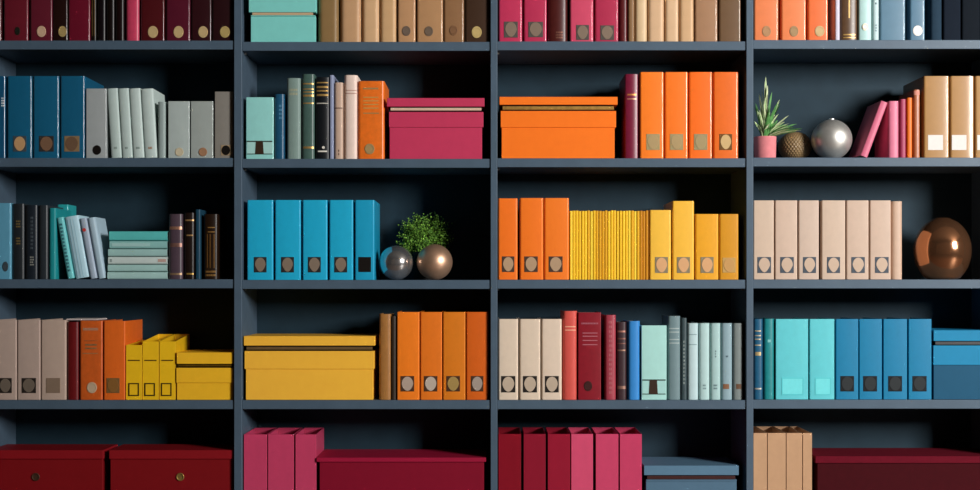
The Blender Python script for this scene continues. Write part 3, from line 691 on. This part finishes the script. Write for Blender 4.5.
ball('decorative_ball', 396.2, 263, 17.2, .09, mat('#cfccca', 'mirror'), 'shiny steel ball beside the blue binder')
ball('decorative_ball', 434.6, 263, 17.9, .09, mat('#dcb090', 'satin'), 'satin bronze ball in front of the green bush')
# egg-shaped copper vase
at(4, 3)
y = .13; k = S*(D+y)/D
o = root('vase', PX(942.4, y), y, ZS(4, 3))
hh = (279.5-218)*k+.003; rx = 27.8*k
pr = [(0, .003), (rx*.42, 0.0), (rx*.5, .002)]
for i in range(1, 41):
    t = i/40; z = t*hh
    u = (z-hh*.47)/(hh*.53 if z > hh*.47 else hh*.56)
    pr.append((rx*math.sqrt(max(1-u*u, 0)), z)) if t < 1 else None
pr = [p for p in pr if p[0] < rx*.52 and p[1] <= .003 or p[1] > .003]
pr.append((rx*.10, hh*.997)); 
pr = sorted(pr[:3], key=lambda p: p[0])+[p for p in pr[3:] if p[1] > .003]
top = [p for p in pr if p[0] > rx*.26 or p[1] < hh*.5]
top += [(rx*.25, hh*.992), (rx*.22, hh*.985), (rx*.24, hh*.90), (rx*.5, hh*.75), (rx*.6, hh*.4), (0, hh*.05)]
obj('body', lathe(top, 72), mat('#cc9068', 'polished'), o, ang=70)
tag(o, 'large shiny copper egg-shaped vase', 'vase')

# grassy plant in a pink pot
at(4, 2)
y = .07; k = S*(D+y)/D
o = root('potted_plant', PX(765, y), y, ZS(4, 2))
ph = (157.5-136)*k+.002; pr_ = 11.2*k
obj('pot', lathe([(0, 0), (pr_*.93, 0), (pr_*.95, .002), (pr_, ph*.96), (pr_, ph), (pr_*.9, ph), (pr_*.87, ph*.85), (0, ph*.85)], 48), mat('#dd8488', 'matte'), o)
obj('soil', lathe([(0, ph*.80), (pr_*.87, ph*.80), (pr_*.8, ph*.89), (0, ph*.9)], 24), mat('#2a2018', 'matte'), o)
bm = bmesh.new()
def blade(az, out, up, wid, mi, droop=0.0, x=0, yy=0):
    n = 9; prev = None
    ca, sa = math.cos(az), math.sin(az); tw = rnd.uniform(.5, 1.3)*rnd.choice((-1, 1))*abs(ca)
    for i in range(n+1):
        t = i/n
        rad = out*t**1.25; z = ph*.88+up*(t-droop*t*t)
        w = wid*1.25*(1-t)**.4*(0.6+.8*t if t < .5 else 1.0)
        c = Vector((x+ca*rad, yy+sa*rad, z)); s = (Vector((-sa, ca, 0))*math.cos(tw)+Vector((-ca*.35, -sa*.35, .94))*math.sin(tw))*w
        cur_ = [bm.verts.new(c-s+Vector((0, 0, w*.35))), bm.verts.new(c-s*.35), bm.verts.new(c+s*.35), bm.verts.new(c+s+Vector((0, 0, w*.35)))]
        if prev:
            for q in range(3):
                f = bm.faces.new((prev[q], prev[q+1], cur_[q+1], cur_[q])); f.material_index = mi if q == 1 else (2 if mi == 0 else mi)
        prev = cur_
rnd = random.Random(4)
spec = [(-1.5, .012, .255, .0065, 0), (-1.2, .02, .22, .007, 2), (2.4, .028, .19, .007, 0), (.3, .07, .15, .007, 1), (-.4, .06, .16, .0075, 0), (.1, .10, .10, .007, 2), (-1.0, .04, .19, .007, 1), (-1.7, .03, .17, .007, 0), (-2.4, .02, .20, .007, 2)]
for a in spec: blade(*a)
for i in range(58):
    az = rnd.uniform(-math.pi, math.pi)
    towall = abs(az) > 1.9
    out = rnd.uniform(.018, .042) if towall else rnd.uniform(.03, .075)
    blade(az, out, rnd.uniform(.06, .16), rnd.uniform(.005, .008), rnd.choice([0, 0, 1, 1, 2]), rnd.uniform(0, .3), rnd.uniform(-.012, .012), rnd.uniform(-.012, .012))
for i in range(22):
    blade(rnd.uniform(-.8, .12), rnd.uniform(.08, .165), rnd.uniform(.045, .085), rnd.uniform(.005, .007), rnd.choice([0, 1, 1]), rnd.uniform(.2, .5))
obj('leaves', bm, [mat('#7fb060', 'leaf'), mat('#5a9450', 'leaf'), mat('#d6e6b0', 'leaf')], o, ang=60)
tag(o, 'spiky green grass plant in a small pink pot', 'potted plant')

# bushy plant behind the two balls
at(2, 3)
y = .250; k = S*(D+y)/D
o = root('potted_plant', PX(425, y), y, ZS(2, 3))
pz = (280-252)*k
obj('pot', lathe([(0, 0), (.045, 0), (.056, pz*.5), (.060, pz), (.054, pz), (.048, pz*.8), (0, pz*.8)], 40), mat('#2b2b2c', 'matte'), o)
bm = bmesh.new(); rnd = random.Random(11)
def twig(p, q, r):
    d = (q-p).normalized(); u = d.orthogonal().normalized(); v = d.cross(u)
    A = [[bm.verts.new(c+(u*math.cos(a)+v*math.sin(a))*r*s) for a in (0, 2.1, 4.2)] for c, s in ((p, 1), (q, .5))]
    for i in range(3): bm.faces.new((A[0][i], A[0][(i+1) % 3], A[1][(i+1) % 3], A[1][i]))
tips = []
cz = (280-239)*k; rx = 28.5*k; rz = 27*k
for i in range(230):
    while True:
        v = Vector((rnd.uniform(-1, 1), rnd.uniform(-1, 1), rnd.uniform(-.55, 1)))
        if .35 < v.length < 1: break
    v = v.normalized()*(rnd.uniform(.6, 1.0))
    q = Vector((v.x*rx, v.y*rx*.64, cz+v.z*rz)); p = Vector((v.x*.012, v.y*.012, pz*.9))
    twig(p, q, .0009); tips.append((p, q))
obj('stems', bm, mat('#4a4a28', 'matte'), o)
bm = bmesh.new()
for p, q in tips:
    for j in range(30):
        t = rnd.uniform(.5, 1.04)
        c = p.lerp(q, t)+Vector((rnd.gauss(0, .006), rnd.gauss(0, .006), rnd.gauss(0, .006)))
        d = Vector((rnd.gauss(0, 1), rnd.gauss(0, 1), rnd.gauss(.4, 1))).normalized(); u = d.orthogonal().normalized()
        l = rnd.uniform(.006, .010); w = l*.42
        vs = [bm.verts.new(c), bm.verts.new(c+d*l*.5+u*w), bm.verts.new(c+d*l), bm.verts.new(c+d*l*.5-u*w)]
        f = bm.faces.new(vs); f.material_index = rnd.choice([0, 0, 1, 2])
obj('leaves', bm, [mat('#5f8c30', 'leaf'), mat('#46702a', 'leaf'), mat('#7fae40', 'leaf')], o)
tag(o, 'small round green bush behind the steel and bronze balls', 'potted plant')
